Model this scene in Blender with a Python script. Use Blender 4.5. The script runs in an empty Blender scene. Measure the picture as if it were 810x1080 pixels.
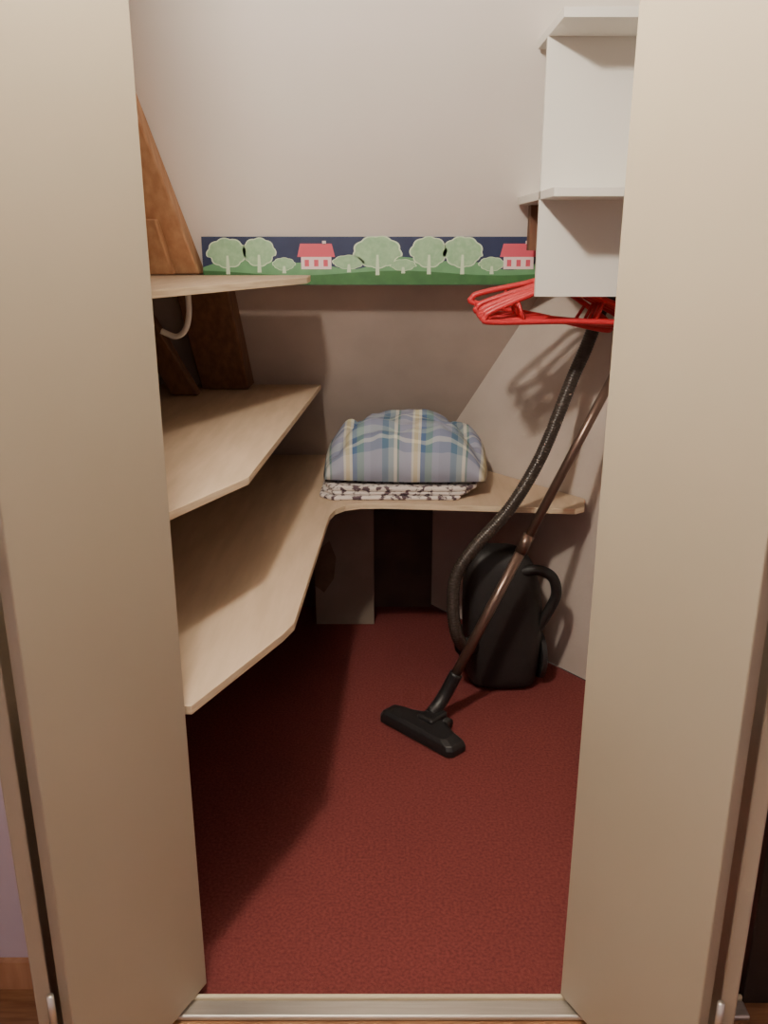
import bpy, bmesh, math, random
from mathutils import Vector, Matrix, noise
random.seed(4)
S=bpy.context.scene
COL=S.collection

# ---------------------------------------------------------------- materials
def mat(name,c,rough=.6,metal=0,noise_amt=0.0,scale=20,c2=None,bump=0,bscale=200,stretch=None,spec=None):
    m=bpy.data.materials.new(name); m.use_nodes=True
    nt=m.node_tree; b=nt.nodes['Principled BSDF']
    b.inputs['Base Color'].default_value=(*c,1); b.inputs['Roughness'].default_value=rough
    b.inputs['Metallic'].default_value=metal
    if spec is not None: b.inputs['Specular IOR Level'].default_value=spec
    tc=nt.nodes.new('ShaderNodeTexCoord'); mp=nt.nodes.new('ShaderNodeMapping')
    nt.links.new(tc.outputs['Object'],mp.inputs[0])
    if stretch: mp.inputs['Scale'].default_value=stretch
    if c2 is not None:
        n=nt.nodes.new('ShaderNodeTexNoise'); n.inputs['Scale'].default_value=scale; n.inputs['Detail'].default_value=6
        nt.links.new(mp.outputs[0],n.inputs['Vector'])
        r=nt.nodes.new('ShaderNodeValToRGB'); r.color_ramp.elements[0].position=.35; r.color_ramp.elements[1].position=.68
        r.color_ramp.elements[0].color=(*c,1); r.color_ramp.elements[1].color=(*c2,1)
        nt.links.new(n.outputs[0],r.inputs[0]); nt.links.new(r.outputs[0],b.inputs['Base Color'])
    if bump:
        n=nt.nodes.new('ShaderNodeTexNoise'); n.inputs['Scale'].default_value=bscale; n.inputs['Detail'].default_value=3
        nt.links.new(mp.outputs[0],n.inputs['Vector'])
        bp=nt.nodes.new('ShaderNodeBump'); bp.inputs['Strength'].default_value=bump; bp.inputs['Distance'].default_value=.004
        nt.links.new(n.outputs[0],bp.inputs['Height']); nt.links.new(bp.outputs[0],b.inputs['Normal'])
    return m
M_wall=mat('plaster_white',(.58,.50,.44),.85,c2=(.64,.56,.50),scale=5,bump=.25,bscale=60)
M_knee_shaded=mat('plaster_knee_shaded',(.41,.34,.295),.85,c2=(.49,.41,.36),scale=4,bump=.25,bscale=40)  # darker plaster colour holds the shade below the fascia
M_left=mat('wall_left_low_bounce',(.17,.115,.085),.8,c2=(.22,.155,.115),scale=4,bump=.2,bscale=40)  # dark brown chosen to cut bounce light and deepen shade around the shelves
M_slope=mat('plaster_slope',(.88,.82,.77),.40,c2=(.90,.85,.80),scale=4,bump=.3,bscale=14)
M_hall=mat('hall_paint',(.62,.56,.66),.7,c2=(.66,.60,.69),scale=4)
M_door=mat('door_cream',(.40,.35,.26),.45,c2=(.42,.367,.275),scale=3,bump=.05,bscale=30)
M_dooredge=mat('door_edge',(.66,.58,.40),.45)
M_carpet=mat('carpet_red',(.155,.037,.036),.95,c2=(.235,.060,.056),scale=140,bump=1.0,bscale=420,spec=.1)
M_woodfl=mat('hall_wood',(.22,.10,.045),.4,c2=(.36,.19,.09),scale=6,stretch=(1.5,14,1))
M_ply=mat('plywood',(.49,.365,.25),.6,c2=(.57,.43,.305),scale=5,stretch=(7,1.0,1))
M_plyedge=mat('plywood_edge',(.76,.62,.43),.7,c2=(.62,.47,.31),scale=12,stretch=(1,1,14))
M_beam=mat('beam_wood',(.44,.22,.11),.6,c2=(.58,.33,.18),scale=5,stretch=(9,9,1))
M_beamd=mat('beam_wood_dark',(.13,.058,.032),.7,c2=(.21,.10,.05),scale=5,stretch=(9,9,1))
M_white=mat('melamine_white',(.80,.78,.73),.4,c2=(.82,.80,.75),scale=3)
M_metal=mat('threshold_metal',(.62,.58,.52),.35,.8,c2=(.7,.66,.6),scale=8,stretch=(1,20,1))
M_dark=mat('dark_trim',(.03,.022,.018),.5)
M_bench_shade=mat('bench_shade_brown',(.06,.035,.027),.8,c2=(.09,.055,.04),scale=8)  # under-bench shade put into the colour of an added sheet
M_panel=mat('support_board',(.23,.185,.145),.7,c2=(.28,.23,.185),scale=8)
M_black=mat('vac_plastic',(.014,.013,.014),.42,c2=(.02,.019,.02),scale=10)
M_blackm=mat('vac_matte',(.015,.014,.014),.55)
M_hose=mat('hose_plastic',(.045,.034,.028),.3)
M_wand=mat('wand_metal',(.18,.12,.095),.3,.7)
M_red=mat('hanger_red',(.54,.025,.035),.4,c2=(.60,.03,.04),scale=10)
M_navy=mat('print_navy',(.012,.022,.075),.5,c2=(.018,.03,.09),scale=20)
M_hill=mat('print_hill',(.12,.30,.14),.5,c2=(.15,.36,.17),scale=20)
M_grass=mat('print_grass',(.035,.13,.04),.5,c2=(.05,.17,.05),scale=30)
M_tree=mat('print_tree',(.27,.47,.27),.5,c2=(.36,.56,.34),scale=60)
M_treeo=mat('print_tree_outline',(.62,.74,.55),.5)
M_roof=mat('print_roof',(.66,.09,.14),.5)
M_house=mat('print_house',(.84,.68,.68),.5)
M_cable=mat('cable_white',(.7,.68,.64),.4)
M_brown=mat('stain_brown',(.12,.075,.045),.8,c2=(.17,.11,.07),scale=20)

# ---------------------------------------------------------------- mesh helpers
def obj(name,bm,mats,parent=None,smooth=False,bevel=0):
    me=bpy.data.meshes.new(name); bmesh.ops.recalc_face_normals(bm,faces=bm.faces); bm.to_mesh(me); bm.free()
    for m in (mats if isinstance(mats,(list,tuple)) else [mats]): me.materials.append(m)
    if smooth:
        for p in me.polygons: p.use_smooth=True
    o=bpy.data.objects.new(name,me); COL.objects.link(o)
    if parent: o.parent=parent
    if bevel:
        b=o.modifiers.new('bevel','BEVEL'); b.width=bevel; b.segments=3; b.limit_method='ANGLE'
    return o
def empty(name,loc=(0,0,0)):
    e=bpy.data.objects.new(name,None); e.location=(0,0,0); e.empty_display_size=.05; COL.objects.link(e); return e
def prism_bm(bm,outline,z0,z1,side_mat=0):
    a=[bm.verts.new((x,y,z0)) for x,y in outline]; b=[bm.verts.new((x,y,z1)) for x,y in outline]
    bm.faces.new(a[::-1]); bm.faces.new(b); n=len(a)
    for i in range(n):
        f=bm.faces.new((a[i],a[(i+1)%n],b[(i+1)%n],b[i])); f.material_index=side_mat
def prism(name,outline,z0,z1,mats,parent=None,bevel=0,side_mat=0):
    bm=bmesh.new(); prism_bm(bm,outline,z0,z1,side_mat); return obj(name,bm,mats,parent,bevel=bevel)
def box(name,x0,x1,y0,y1,z0,z1,m,parent=None,bevel=0):
    return prism(name,[(x0,y0),(x1,y0),(x1,y1),(x0,y1)],z0,z1,m,parent,bevel)
def yz_prism(name,prof,x0,x1,m,parent=None,bevel=0):
    bm=bmesh.new(); a=[bm.verts.new((x0,y,z)) for y,z in prof]; b=[bm.verts.new((x1,y,z)) for y,z in prof]
    bm.faces.new(a); bm.faces.new(b[::-1]); n=len(a)
    for i in range(n): bm.faces.new((a[i],b[i],b[(i+1)%n],a[(i+1)%n]))
    return obj(name,bm,m,parent,bevel=bevel)
def catmull(pts,n=10,closed=False):
    P=[Vector(p) for p in pts]; out=[]; L=len(P)
    rng=range(L) if closed else range(L-1)
    for i in rng:
        p0=P[(i-1)%L] if (closed or i>0) else P[0]; p1=P[i]; p2=P[(i+1)%L]
        p3=P[(i+2)%L] if (closed or i+2<L) else P[-1]
        for k in range(n):
            t=k/n
            out.append(.5*((2*p1)+(p2-p0)*t+(2*p0-5*p1+4*p2-p3)*t*t+(3*p1-p0-3*p2+p3)*t**3))
    if not closed: out.append(P[-1])
    return out
def tube(name,pts,r,m,parent=None,seg=12,closed=False,ribs=0,rib_amt=.0,flat=None):
    bm=bmesh.new(); P=[Vector(p) for p in pts]
    if ribs:
        d=[0]
        for i in range(1,len(P)): d.append(d[-1]+(P[i]-P[i-1]).length)
        N=ribs*4; Q=[];j=0
        for k in range(N+1):
            s=d[-1]*k/N
            while j<len(d)-2 and d[j+1]<s: j+=1
            Q.append(P[j].lerp(P[j+1],(s-d[j])/max(1e-9,d[j+1]-d[j])))
        P=Q
    n=len(P); rings=[]; up=None
    for i in range(n):
        if closed: t=(P[(i+1)%n]-P[i-1]).normalized()
        else: t=(P[min(i+1,n-1)]-P[max(i-1,0)]).normalized()
        if up is None:
            up=t.orthogonal().normalized()
        up=(up-t*up.dot(t)).normalized(); sd=t.cross(up)
        rr=r(i/(n-1)) if callable(r) else r
        if ribs: rr=rr*(1+rib_amt*math.cos(i*math.pi/2))
        rings.append([bm.verts.new(P[i]+(up*math.cos(a)+sd*math.sin(a))*rr) for a in [2*math.pi*k/seg for k in range(seg)]])
    for i in range(n if closed else n-1):
        A=rings[i];B=rings[(i+1)%n]
        for k in range(seg): bm.faces.new((A[k],A[(k+1)%seg],B[(k+1)%seg],B[k]))
    if not closed:
        bm.faces.new(rings[0][::-1]); bm.faces.new(rings[-1])
    return obj(name,bm,m,parent,smooth=True)

# ---------------------------------------------------------------- room shell
FY=1.43      # outer face of the front partition
SL=.63
def slope_y(z): return 2.87-SL*(z-1.5)
prism('floor',[(-.688,1.373),(.733,1.373),(.733,1.45),(1.7,1.45),(.17,3.44),(-1.0,3.44),(-1.0,1.45),(-.688,1.45)],-.06,0,M_carpet)
prism('floor_hall',[(-1.6,-1.2),(1.75,-1.2),(1.75,1.44),(.735,1.44),(.735,1.343),(-.690,1.343),(-.690,1.44),(-1.6,1.44)],-.06,0,M_woodfl)
ZT=2.45
yz_prism('wall_back',[(3.40,0),(3.40,.66),(slope_y(1.36),1.36),(slope_y(1.36)+.1,1.36),(3.50,.68),(3.50,0)],-1.0,.75,M_knee_shaded)
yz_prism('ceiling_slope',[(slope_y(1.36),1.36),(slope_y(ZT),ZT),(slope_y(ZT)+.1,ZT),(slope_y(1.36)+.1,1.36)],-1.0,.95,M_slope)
# oblique right wall
d=Vector((-.613,.790)); nrm=Vector((.790,.613))
p=Vector((.70,2.76)); a=p-d*1.70; b=p+d*.84
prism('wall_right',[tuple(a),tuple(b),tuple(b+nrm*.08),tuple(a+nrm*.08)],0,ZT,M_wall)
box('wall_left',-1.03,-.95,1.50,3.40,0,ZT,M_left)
w1=box('wall_front',-1.6,-.69,FY,FY+.07,0,ZT,M_hall)
w2=box('wall_front_right',.80,1.75,FY,FY+.07,0,ZT,M_hall)
box('ceiling',-1.6,1.8,-1.2,3.3,ZT,ZT+.06,M_white)
box('wall_hall_left',-1.68,-1.6,-1.2,1.5,0,ZT,M_hall)
box('wall_hall_right',1.75,1.83,-1.2,1.5,0,ZT,M_hall)
box('wall_hall_back',-1.68,1.83,-1.28,-1.2,0,ZT,M_hall)
box('baseboard_front',-1.6,-.70,FY-.014,FY,0,.07,M_beam)
box('trim_1',.735,.80,FY-.05,FY+.07,0,ZT,M_dark,bevel=.004)
# threshold strip
th=empty('door_threshold')
box('strip',-.69,.735,1.338,1.380,0,.012,M_metal,th,bevel=.005)
box('lip',-.69,.735,1.380,1.390,0,.018,M_dooredge,th,bevel=.004)

# ---------------------------------------------------------------- bifold doors
def leaf(name,A,B,n,th,parent,m=M_door):
    A=Vector(A);B=Vector(B); t=(B-A).normalized(); q=Vector((-t.y,t.x))
    if q.dot(Vector(n))<0: q=-q
    q*=th
    return prism(name,[tuple(A),tuple(B),tuple(B+q),tuple(A+q)],.02,2.43,m,parent,bevel=.003)
for nm,s,xa,ya,yk in (('door_1',-1,.368,1.412,1.109),('door_2',1,.361,1.385,1.095)):
    D=empty(nm)
    leaf('leaf_inner',(s*xa,ya),(s*.517,yk),(s,0),.026,D)
    leaf('leaf_outer',(s*.549,yk+.002),(s*.672,1.418),(s,0),.024,D,M_door)
    for z in (.25,1.05,1.85):
        tube('hinge',[(s*.545,yk-.008,z),(s*.545,yk-.008,z+.07)],.006,M_metal,D,seg=10)

# ---------------------------------------------------------------- shelves
bench=[(-.66,1.52),(-.66,1.455),(-.45,1.455),(-.40,1.434),(-.362,1.434),(-.225,1.74),(-.205,1.80),(-.176,2.52),(-.172,2.60),(-.158,2.66),(-.128,2.70),(-.08,2.722),(.0,2.725),
       (.62,2.665),(.655,2.69),(.675,2.78),(.20,3.395),(-.945,3.395),(-.945,1.52)]
prism('corner_bench_shelf',bench,.641,.66,[M_ply,M_plyedge],bevel=.0015,side_mat=1)
mid=[(-.945,1.56),(-.46,1.56),(-.43,1.62),(-.308,1.89),(-.233,3.18),(-.945,3.18)]
prism('wall_shelf',mid,.962,.98,[M_ply,M_plyedge],bevel=.0015,side_mat=1)
top=[(-.945,1.70),(-.64,1.70),(-.55,1.95),(-.23,2.66),(-.23,2.80),(-.945,2.80)]
prism('wall_shelf.001',top,1.366,1.385,[M_ply,M_plyedge],bevel=.0015,side_mat=1)
sp=empty('bench_support_panel')
box('board',-.275,-.04,3.20,3.22,0,.641,M_panel,sp,bevel=.002)
bm=bmesh.new()
pp=[(-.275,.17),(-.24,.14),(-.20,.20),(-.19,.29),(-.215,.36),(-.25,.33),(-.275,.36)]
bm.faces.new([bm.verts.new((x,3.1985,z)) for x,z in pp]); obj('worn_patch',bm,M_brown,sp)
box('bench_shade_sheet',-.94,.20,3.375,3.395,0,.640,M_bench_shade,sp)  # added dark sheet, stands in for shade on the wall under the bench

# ---------------------------------------------------------------- timber rafter
def skew_beam(name,pts,w,dp,m,parent):
    bm=bmesh.new(); R=[]
    for x,y,z in pts:
        R.append([bm.verts.new(v) for v in ((x-w/2,y,z),(x+w/2,y,z),(x+w/2,y+dp,z),(x-w/2,y+dp,z))])
    for A,B in zip(R,R[1:]):
        for k in range(4): bm.faces.new((A[k],A[(k+1)%4],B[(k+1)%4],B[k]))
    bm.faces.new(R[0][::-1]); bm.faces.new(R[-1])
    return obj(name,bm,m,parent,bevel=.006)
bmE=empty('roof_rafter')
def ry(z,dp): return slope_y(z)-dp-.002
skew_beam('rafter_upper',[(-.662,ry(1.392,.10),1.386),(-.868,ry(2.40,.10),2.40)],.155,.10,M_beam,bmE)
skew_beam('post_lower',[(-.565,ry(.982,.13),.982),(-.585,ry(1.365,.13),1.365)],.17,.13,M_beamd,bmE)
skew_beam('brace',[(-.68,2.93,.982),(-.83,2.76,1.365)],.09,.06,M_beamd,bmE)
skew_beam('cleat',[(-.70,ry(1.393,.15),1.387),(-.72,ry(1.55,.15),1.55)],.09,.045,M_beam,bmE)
tube('white_cable',catmull([(-.53,2.40,1.364),(-.535,2.42,1.30),(-.55,2.43,1.255),(-.58,2.44,1.235),(-.62,2.44,1.25)],8),.008,M_cable,seg=8)

# ---------------------------------------------------------------- upper shelf with picture border
us=empty('border_shelf')
box('fascia',-.578,.60,2.862,2.874,1.352,1.500,M_navy,us)
yz_prism('shelf_board',[(2.876,1.352),(2.876,1.372),(slope_y(1.372)-.003,1.372),(slope_y(1.352)-.003,1.352)],-.578,.58,M_plyedge,us)
def flat(name,pts,y,m):
    bm=bmesh.new(); bm.faces.new([bm.verts.new((x,y,z)) for x,z in pts]); return obj(name,bm,m,us)
def X(px): return (px-405)/910/1.035*2.862
def Z(py): v=(540-py)/910; return 1.5+(-.304+.9527*v)/(.9527+.304*v)*2.862
yy=2.8615
hp=[]
for i in range(61):
    px=212+i*(590-212)/60
    py=277-5*math.sin((px-225)/28)-3*math.sin((px)/13+1)
    hp.append((X(px),Z(py)))
flat('hills',[(-.578,hp[0][1])]+hp[1:]+[(.60,hp[-1][1]),(.60,1.36),(-.578,1.36)],yy,M_hill)
gp=[]
for i in range(61):
    px=212+i*(590-212)/60
    gp.append((X(px),Z(288+2.5*math.sin((px-260)/34))))
flat('grass',[(-.578,gp[0][1])]+gp[1:]+[(.60,gp[-1][1]),(.60,1.353),(-.578,1.353)],yy-.0004,M_grass)
def tree(px,py,rx,rz,k):
    for j,(sc,mm,dy) in enumerate(((1.0,M_treeo,-.0008),(.93,M_tree,-.0012))):
        pts=[]
        for i in range(72):
            a=2*math.pi*i/72
            w=1+.09*abs(math.sin(a*4.5+k))
            if math.sin(a)<-.25: w*=.88
            pts.append((X(px)+math.cos(a)*rx*w*sc,Z(py)+math.sin(a)*rz*w*sc))
        flat('tree_crown',pts,yy+dy,mm)
    x=X(px); z=Z(py)
    flat('tree_trunk',[(x-.006,z-rz*1.35),(x+.007,z-rz*1.35),(x+.004,z-.005),(x-.003,z-.005)],yy-.0016,M_treeo)
tree(241,268,.062,.046,0); tree(274,267,.052,.044,1.3); tree(398,267,.074,.050,2.1)
tree(452,267,.058,.048,.6); tree(487,267,.062,.048,2.9); tree(300,279,.035,.02,1); tree(368,277,.05,.022,1); tree(425,280,.04,.018,2); tree(518,279,.04,.022,.4)
for hx in (334,546,):
    x=X(hx)
    flat('house_wall',[(x-.048,Z(284)),(x+.048,Z(284)),(x+.048,Z(269)),(x-.048,Z(269))],yy-.002,M_house)
    flat('house_roof',[(x-.060,Z(271)),(x+.060,Z(271)),(x+.050,Z(257)),(x-.050,Z(257))],yy-.0024,M_roof)
    for wx in (-.03,.0,.03):
        flat('house_window',[(x+wx-.007,Z(281)),(x+wx+.007,Z(281)),(x+wx+.007,Z(274)),(x+wx-.007,Z(274))],yy-.0028,M_roof)
    flat('chimney',[(x+.02,Z(258)),(x+.032,Z(258)),(x+.032,Z(254)),(x+.02,Z(254))],yy-.0024,M_house)

# ---------------------------------------------------------------- white cubby shelf unit
cb=empty('wall_cubby_shelf')
box('back_panel',.408,.86,2.400,2.418,1.345,1.974,M_white,cb,bevel=.001)
for z in (1.592,1.974):
    e=slope_y(z+.02)-.004
    box('shelf_board',.408,.86,2.205,e,z,z+.022,M_white,cb,bevel=.0015)
box('shelf_board_upper',.408,.86,2.205,2.36,2.25,2.272,M_white,cb,bevel=.0015)
box('side_panel',.86,.878,2.205,2.418,1.345,2.272,M_white,cb)
box('batten',.44,.49,2.735,2.785,1.46,1.590,M_beamd,cb)

# ---------------------------------------------------------------- hangers on rod
RZ=1.440
rd=tube('clothes_rail',[(.495,2.420,RZ),(.495,2.860,RZ)],.009,M_wand,seg=14)
def hanger(name,y,ang,dx=0,tilt=0):
    H=empty(name)
    w=.210
    body=catmull([(-w,0,-.150),(-w+.02,0,-.132),(-.08,0,-.085),(0,0,-.055),(.08,0,-.085),(w-.02,0,-.132),(w,0,-.150),(w-.015,0,-.163),(0,0,-.161),(-w+.015,0,-.163)],6,closed=True)
    hook=catmull([(0,0,-.06),(0,0,-.028),(.010,0,-.018),(.020,0,.0),(.014,0,.014),(0,0,.020),(-.014,0,.014),(-.020,0,.002)],6)
    R=Matrix.Translation((.495+dx,y,RZ-.006))@Matrix.Rotation(ang,4,'Z')@Matrix.Rotation(tilt,4,'Y')
    tube('frame',[R@p for p in body],.0085,M_red,H,seg=8,closed=True)
    tube('hook',[R@p for p in hook],.0032,M_red,H,seg=8)
    tube('notch_bar',[R@Vector(q) for q in ((-.12,0,-.108),(-.10,0,-.163))],.005,M_red,H,seg=8)
    tube('notch_bar',[R@Vector(q) for q in ((.12,0,-.108),(.10,0,-.163))],.005,M_red,H,seg=8)
for i,(y,a,dx,t) in enumerate(((2.475,.02,0,.0),(2.503,-.02,0,.02),(2.532,.02,0,.05),(2.565,-.03,0,.09),(2.61,.03,0,.20))):
    hanger('clothes_hanger' if i==0 else 'clothes_hanger.%03d'%i,y,a,dx,t)

# ---------------------------------------------------------------- vacuum cleaner
vc=empty('vacuum_cleaner')
bm=bmesh.new()
secs=[(.004,.106,.085,0),(.02,.120,.10,0),(.10,.132,.106,0),(.22,.138,.104,-.004),(.32,.136,.098,-.010),(.40,.128,.090,-.018),(.46,.110,.078,-.028),(.492,.085,.058,-.034),(.503,.055,.036,-.036)]
R=[]
for z,rx,ryy,dx in secs:
    ring=[]
    for k in range(40):
        a=2*math.pi*k/40; c=math.cos(a); s=math.sin(a)
        q=1+.05*noise.noise(Vector((c*1.6,s*1.6,z*9)))
        ring.append(bm.verts.new((.415+dx+q*rx*math.copysign(abs(c)**.62,c),2.745+q*ryy*math.copysign(abs(s)**.62,s),z)))
    R.append(ring)
for A,B in zip(R,R[1:]):
    for k in range(40): bm.faces.new((A[k],A[(k+1)%40],B[(k+1)%40],B[k]))
bm.faces.new(R[0][::-1]); bm.faces.new(R[-1])
o=obj('body',bm,M_blackm,vc,smooth=True); sm=o.modifiers.new('s','SUBSURF'); sm.levels=1; sm.render_levels=2
def disc(name,c,ax,r,t,m):
    c=Vector(c);ax=Vector(ax).normalized()
    prof=[(0,r*.93),(.15,r),(.85,r),(1,r*.9)]
    bm=bmesh.new(); u=ax.orthogonal().normalized(); v=ax.cross(u); rg=[]
    for f,rr in prof: rg.append([bm.verts.new(c+ax*t*f+(u*math.cos(a)+v*math.sin(a))*rr) for a in [2*math.pi*k/32 for k in range(32)]])
    for A,B in zip(rg,rg[1:]):
        for k in range(32): bm.faces.new((A[k],A[(k+1)%32],B[(k+1)%32],B[k]))
    bm.faces.new(rg[0][::-1]); bm.faces.new(rg[-1]); return obj(name,bm,m,vc,smooth=False)
disc('wheel',(.535,2.75,.10),(1,.1,0),.085,.022,M_black)
disc('wheel',(.290,2.81,.10),(-1,.1,0),.075,.02,M_black)
tube('carry_handle',catmull([(.45,2.69,.43),(.51,2.67,.445),(.560,2.67,.42),(.578,2.675,.36),(.56,2.68,.30),(.525,2.69,.22)],8),.018,M_blackm,vc)
tube('hose_port',[(.30,2.67,.17),(.262,2.60,.20)],.030,M_black,vc,seg=18)
hose=catmull([(.65,2.70,1.25),(.622,2.69,1.17),(.585,2.68,1.079),(.497,2.647,.844),(.40,2.605,.684),(.295,2.585,.565),(.235,2.58,.47),(.223,2.575,.37),(.238,2.57,.26),(.275,2.615,.185)],14)
tube('hose',hose,.0205,M_hose,vc,seg=14,ribs=150,rib_amt=.045)
tube('hose_handle',catmull([(.645,2.70,1.24),(.665,2.70,1.29),(.69,2.69,1.315),(.73,2.665,1.31),(.755,2.63,1.27),(.738,2.607,1.19),(.722,2.603,1.16)],8),.021,M_black,vc,seg=14)
tube('wand',[(.20,2.4725,.10),(.44,2.533,.59)],.0165,M_wand,vc,seg=18)
tube('wand_upper',[(.43,2.530,.57),(.738,2.607,1.20)],.0145,M_wand,vc,seg=18)
tube('wand_collar',[(.425,2.529,.56),(.452,2.536,.615)],.0185,M_wand,vc,seg=18)
tube('wand_elbow',catmull([(.232,2.48,.165),(.20,2.4725,.10),(.175,2.455,.065),(.15,2.43,.045)],6),.022,M_black,vc,seg=16)
hd=Vector((.205,-.21)).normalized(); hn=Vector((-hd.y,hd.x))
def hp2(u,v): q=Vector((.125,2.39))+hd*u+hn*v; return (q.x,q.y)
ol=[(-.158,-.036),(-.142,-.052),(.142,-.052),(.158,-.036),(.158,.02),(.10,.035),(.05,.060),(-.05,.060),(-.10,.035),(-.158,.02)]
bm=bmesh.new(); rings=[]
for z,sc in ((.003,1.0),(.022,1.0),(.036,.94),(.046,.74)):
    rings.append([bm.verts.new((*hp2(u*sc,v*sc),z)) for u,v in ol])
for A,B in zip(rings,rings[1:]):
    for k in range(len(A)): bm.faces.new((A[k],A[(k+1)%len(A)],B[(k+1)%len(A)],B[k]))
bm.faces.new(rings[0][::-1]); bm.faces.new(rings[-1]); obj('floor_nozzle',bm,M_black,vc,bevel=.003)
bm=bmesh.new(); prism_bm(bm,[hp2(-.035,.0),hp2(.035,.0),hp2(.028,.085),hp2(-.028,.085)],.02,.058); obj('nozzle_neck',bm,M_black,vc,bevel=.01)
tube('nozzle_wheel',[(*hp2(-.045,.07),.022),(*hp2(.045,.07),.022)],.020,M_blackm,vc,seg=20)

# ---------------------------------------------------------------- pillow
def plaid():
    m=bpy.data.materials.new('plaid_cotton'); m.use_nodes=True; nt=m.node_tree; b=nt.nodes['Principled BSDF']; b.inputs['Roughness'].default_value=.9
    uv=nt.nodes.new('ShaderNodeUVMap'); sp=nt.nodes.new('ShaderNodeSeparateXYZ'); nt.links.new(uv.outputs[0],sp.inputs[0])
    def stripes(out,rep,off,stops):
        mu=nt.nodes.new('ShaderNodeMath'); mu.operation='MULTIPLY_ADD'; mu.inputs[1].default_value=rep; mu.inputs[2].default_value=off; nt.links.new(out,mu.inputs[0])
        fr=nt.nodes.new('ShaderNodeMath'); fr.operation='FRACT'; nt.links.new(mu.outputs[0],fr.inputs[0])
        r=nt.nodes.new('ShaderNodeValToRGB'); cr=r.color_ramp; cr.interpolation='CONSTANT'
        cr.elements[0].position=stops[0][0]; cr.elements[0].color=(*stops[0][1],1)
        cr.elements[1].position=stops[1][0]; cr.elements[1].color=(*stops[1][1],1)
        for p_,c_ in stops[2:]:
            e=cr.elements.new(p_); e.color=(*c_,1)
        nt.links.new(fr.outputs[0],r.inputs[0]); return r.outputs[0]
    cream=(.76,.72,.58)
    A=stripes(sp.outputs[0],2.4,.30,[(0,(.27,.29,.38)),(.17,(.10,.19,.26)),(.26,(.28,.36,.36)),(.34,cream),(.39,(.16,.26,.20)),(.42,(.34,.35,.45)),(.60,cream),(.63,(.70,.60,.30)),(.69,cream),(.73,(.08,.15,.29)),(.80,(.18,.30,.26)),(.90,(.31,.33,.44))])
    B=stripes(sp.outputs[1],3.0,.1,[(0,(.33,.35,.45)),(.28,(.06,.13,.27)),(.42,(.58,.61,.58)),(.50,(.06,.11,.25)),(.66,(.36,.43,.45)),(.85,(.15,.18,.32))])
    mx=nt.nodes.new('ShaderNodeMix'); mx.data_type='RGBA'; mx.inputs[0].default_value=.38
    nt.links.new(A,mx.inputs[6]); nt.links.new(B,mx.inputs[7]); nt.links.new(mx.outputs[2],b.inputs['Base Color'])
    n=nt.nodes.new('ShaderNodeTexNoise'); n.inputs['Scale'].default_value=260
    bp=nt.nodes.new('ShaderNodeBump'); bp.inputs['Strength'].default_value=.3; bp.inputs['Distance'].default_value=.002
    nt.links.new(n.outputs[0],bp.inputs['Height']); nt.links.new(bp.outputs[0],b.inputs['Normal'])
    return m
M_plaid=plaid()
bm=bmesh.new(); N=72; uvl=bm.loops.layers.uv.new('UVMap')
def pil(u,v,side):
    fx=(1-abs(u)**4.2); fy=(1-abs(v)**2.8); e=max(0,fx*fy)**.5
    x=u*.288*(1-.06*v*v); y=v*.205*(1-.07*u*u)
    h=.190 if side>0 else .012
    prof=e*h*(1.0-.20*max(0,u)**1.5 -.20*max(0,-u))
    if side>0:
        w=noise.noise(Vector((u*2.2,v*2.4,.3)))*.022+noise.noise(Vector((u*6,v*4,2)))*.014
        prof+=w*min(1,e*1.5)
        prof-=.024*math.exp(-((u-.70+.3*v)/.06)**2)*e
        prof-=.016*math.exp(-((u+.62-.25*v)/.06)**2)*e
        prof-=.012*math.exp(-((v+.5-.25*u)/.07)**2)*e
        prof-=.012*math.exp(-((v-.1+.45*u)/.05)**2)*e
    return Vector((x,y,prof*side))
for side in (1,-1):
    G=[[bm.verts.new(pil(-1+2*i/N,-1+2*j/N,side)) for j in range(N+1)] for i in range(N+1)]
    for i in range(N):
        for j in range(N):
            f=bm.faces.new((G[i][j],G[i+1][j],G[i+1][j+1],G[i][j+1]))
            for l,(ii,jj) in zip(f.loops,((i,j),(i+1,j),(i+1,j+1),(i,j+1))): l[uvl].uv=(ii/N,jj/N)
bmesh.ops.remove_doubles(bm,verts=bm.verts,dist=.0004)
pw=obj('plaid_pillow',bm,M_plaid,smooth=True)
pw.location=(.078,2.985,.719); pw.rotation_euler=(.0,.0,-.05)
mb=bpy.data.materials.new('patterned_cloth'); mb.use_nodes=True; nt=mb.node_tree; b=nt.nodes['Principled BSDF']; b.inputs['Roughness'].default_value=.9
tc=nt.nodes.new('ShaderNodeTexCoord'); n=nt.nodes.new('ShaderNodeTexNoise'); n.inputs['Scale'].default_value=48; n.inputs['Detail'].default_value=3
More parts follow.
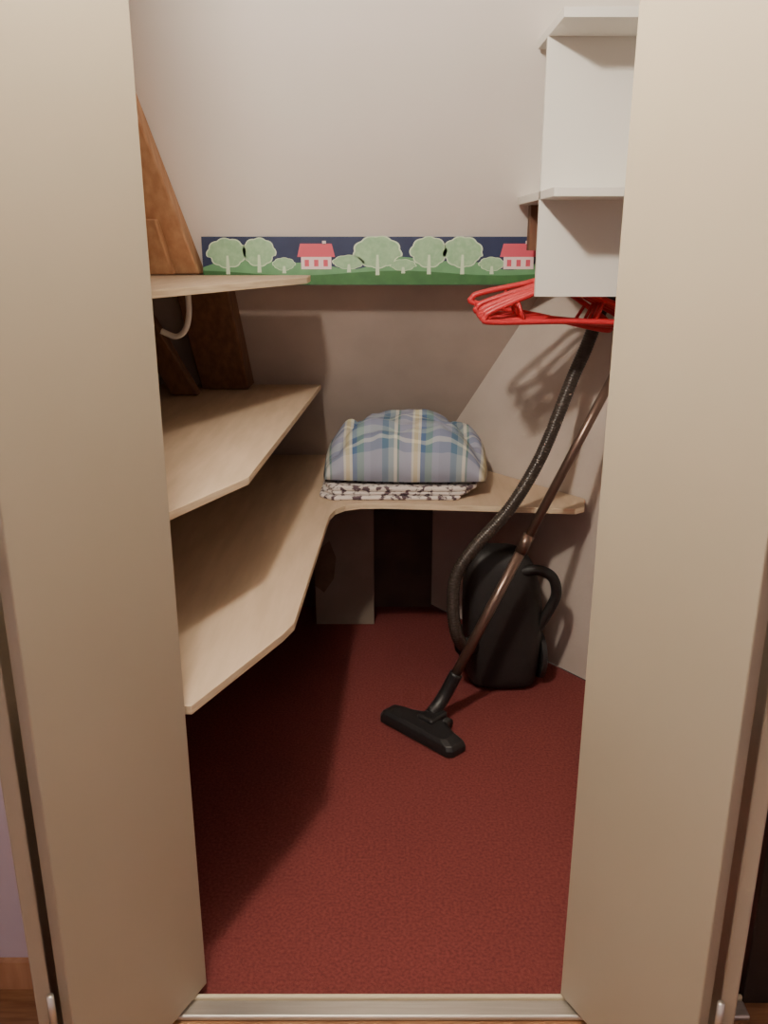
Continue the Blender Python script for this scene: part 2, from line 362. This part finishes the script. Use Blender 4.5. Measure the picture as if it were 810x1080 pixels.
r=nt.nodes.new('ShaderNodeValToRGB'); cr=r.color_ramp; cr.elements[0].position=.51; cr.elements[0].color=(.74,.67,.63,1); cr.elements[1].position=.58; cr.elements[1].color=(.10,.065,.08,1)
nt.links.new(tc.outputs['Object'],n.inputs['Vector']); nt.links.new(n.outputs[0],r.inputs[0]); nt.links.new(r.outputs[0],b.inputs['Base Color'])
bl=empty('folded_blanket')
for k,(x0,x1,y0,y1,z0,z1) in enumerate(((-.215,.27,2.752,3.20,.6605,.674),(-.205,.30,2.765,3.20,.675,.689),(-.20,.315,2.765,3.19,.690,.704))):
    bm=bmesh.new(); ol=[]
    cx,cy=(x0+x1)/2,(y0+y1)/2; hx,hy=(x1-x0)/2,(y1-y0)/2
    for i in range(64):
        a=2*math.pi*i/64;c=math.cos(a);s=math.sin(a)
        ol.append((cx+hx*math.copysign(abs(c)**.22,c)+.006*math.sin(5*a+k),cy+hy*math.copysign(abs(s)**.22,s)+.004*math.sin(7*a+k)))
    prism_bm(bm,ol,z0,z1); obj('fold',bm,mb,bl,bevel=.006)

# ---------------------------------------------------------------- lights
def light(name,loc,power,size,col,kind='POINT'):
    l=bpy.data.lights.new(name,kind); l.energy=power; l.color=col
    if kind=='POINT': l.shadow_soft_size=size
    else: l.size=size
    o=bpy.data.objects.new(name,l); o.location=loc; COL.objects.link(o); return o
light('ceiling_lamp_light',(-.33,1.15,2.37),108,.05,(1,.89,.75))
light('hall_fill_light',(.1,-.5,2.3),6,.15,(1,.88,.76))  # unseen fill light added behind the camera
W=bpy.data.worlds.new('w'); S.world=W; W.use_nodes=True
W.node_tree.nodes['Background'].inputs[0].default_value=(1,.92,.85,1); W.node_tree.nodes['Background'].inputs[1].default_value=.05

cam=bpy.data.cameras.new('camera'); co=bpy.data.objects.new('camera',cam); COL.objects.link(co)
cam.sensor_fit='VERTICAL'; cam.sensor_height=36; cam.lens=910/1080*36; cam.clip_start=.02
co.location=(0,0,1.5); co.rotation_euler=(math.radians(90-17.7),0,0)
S.camera=co
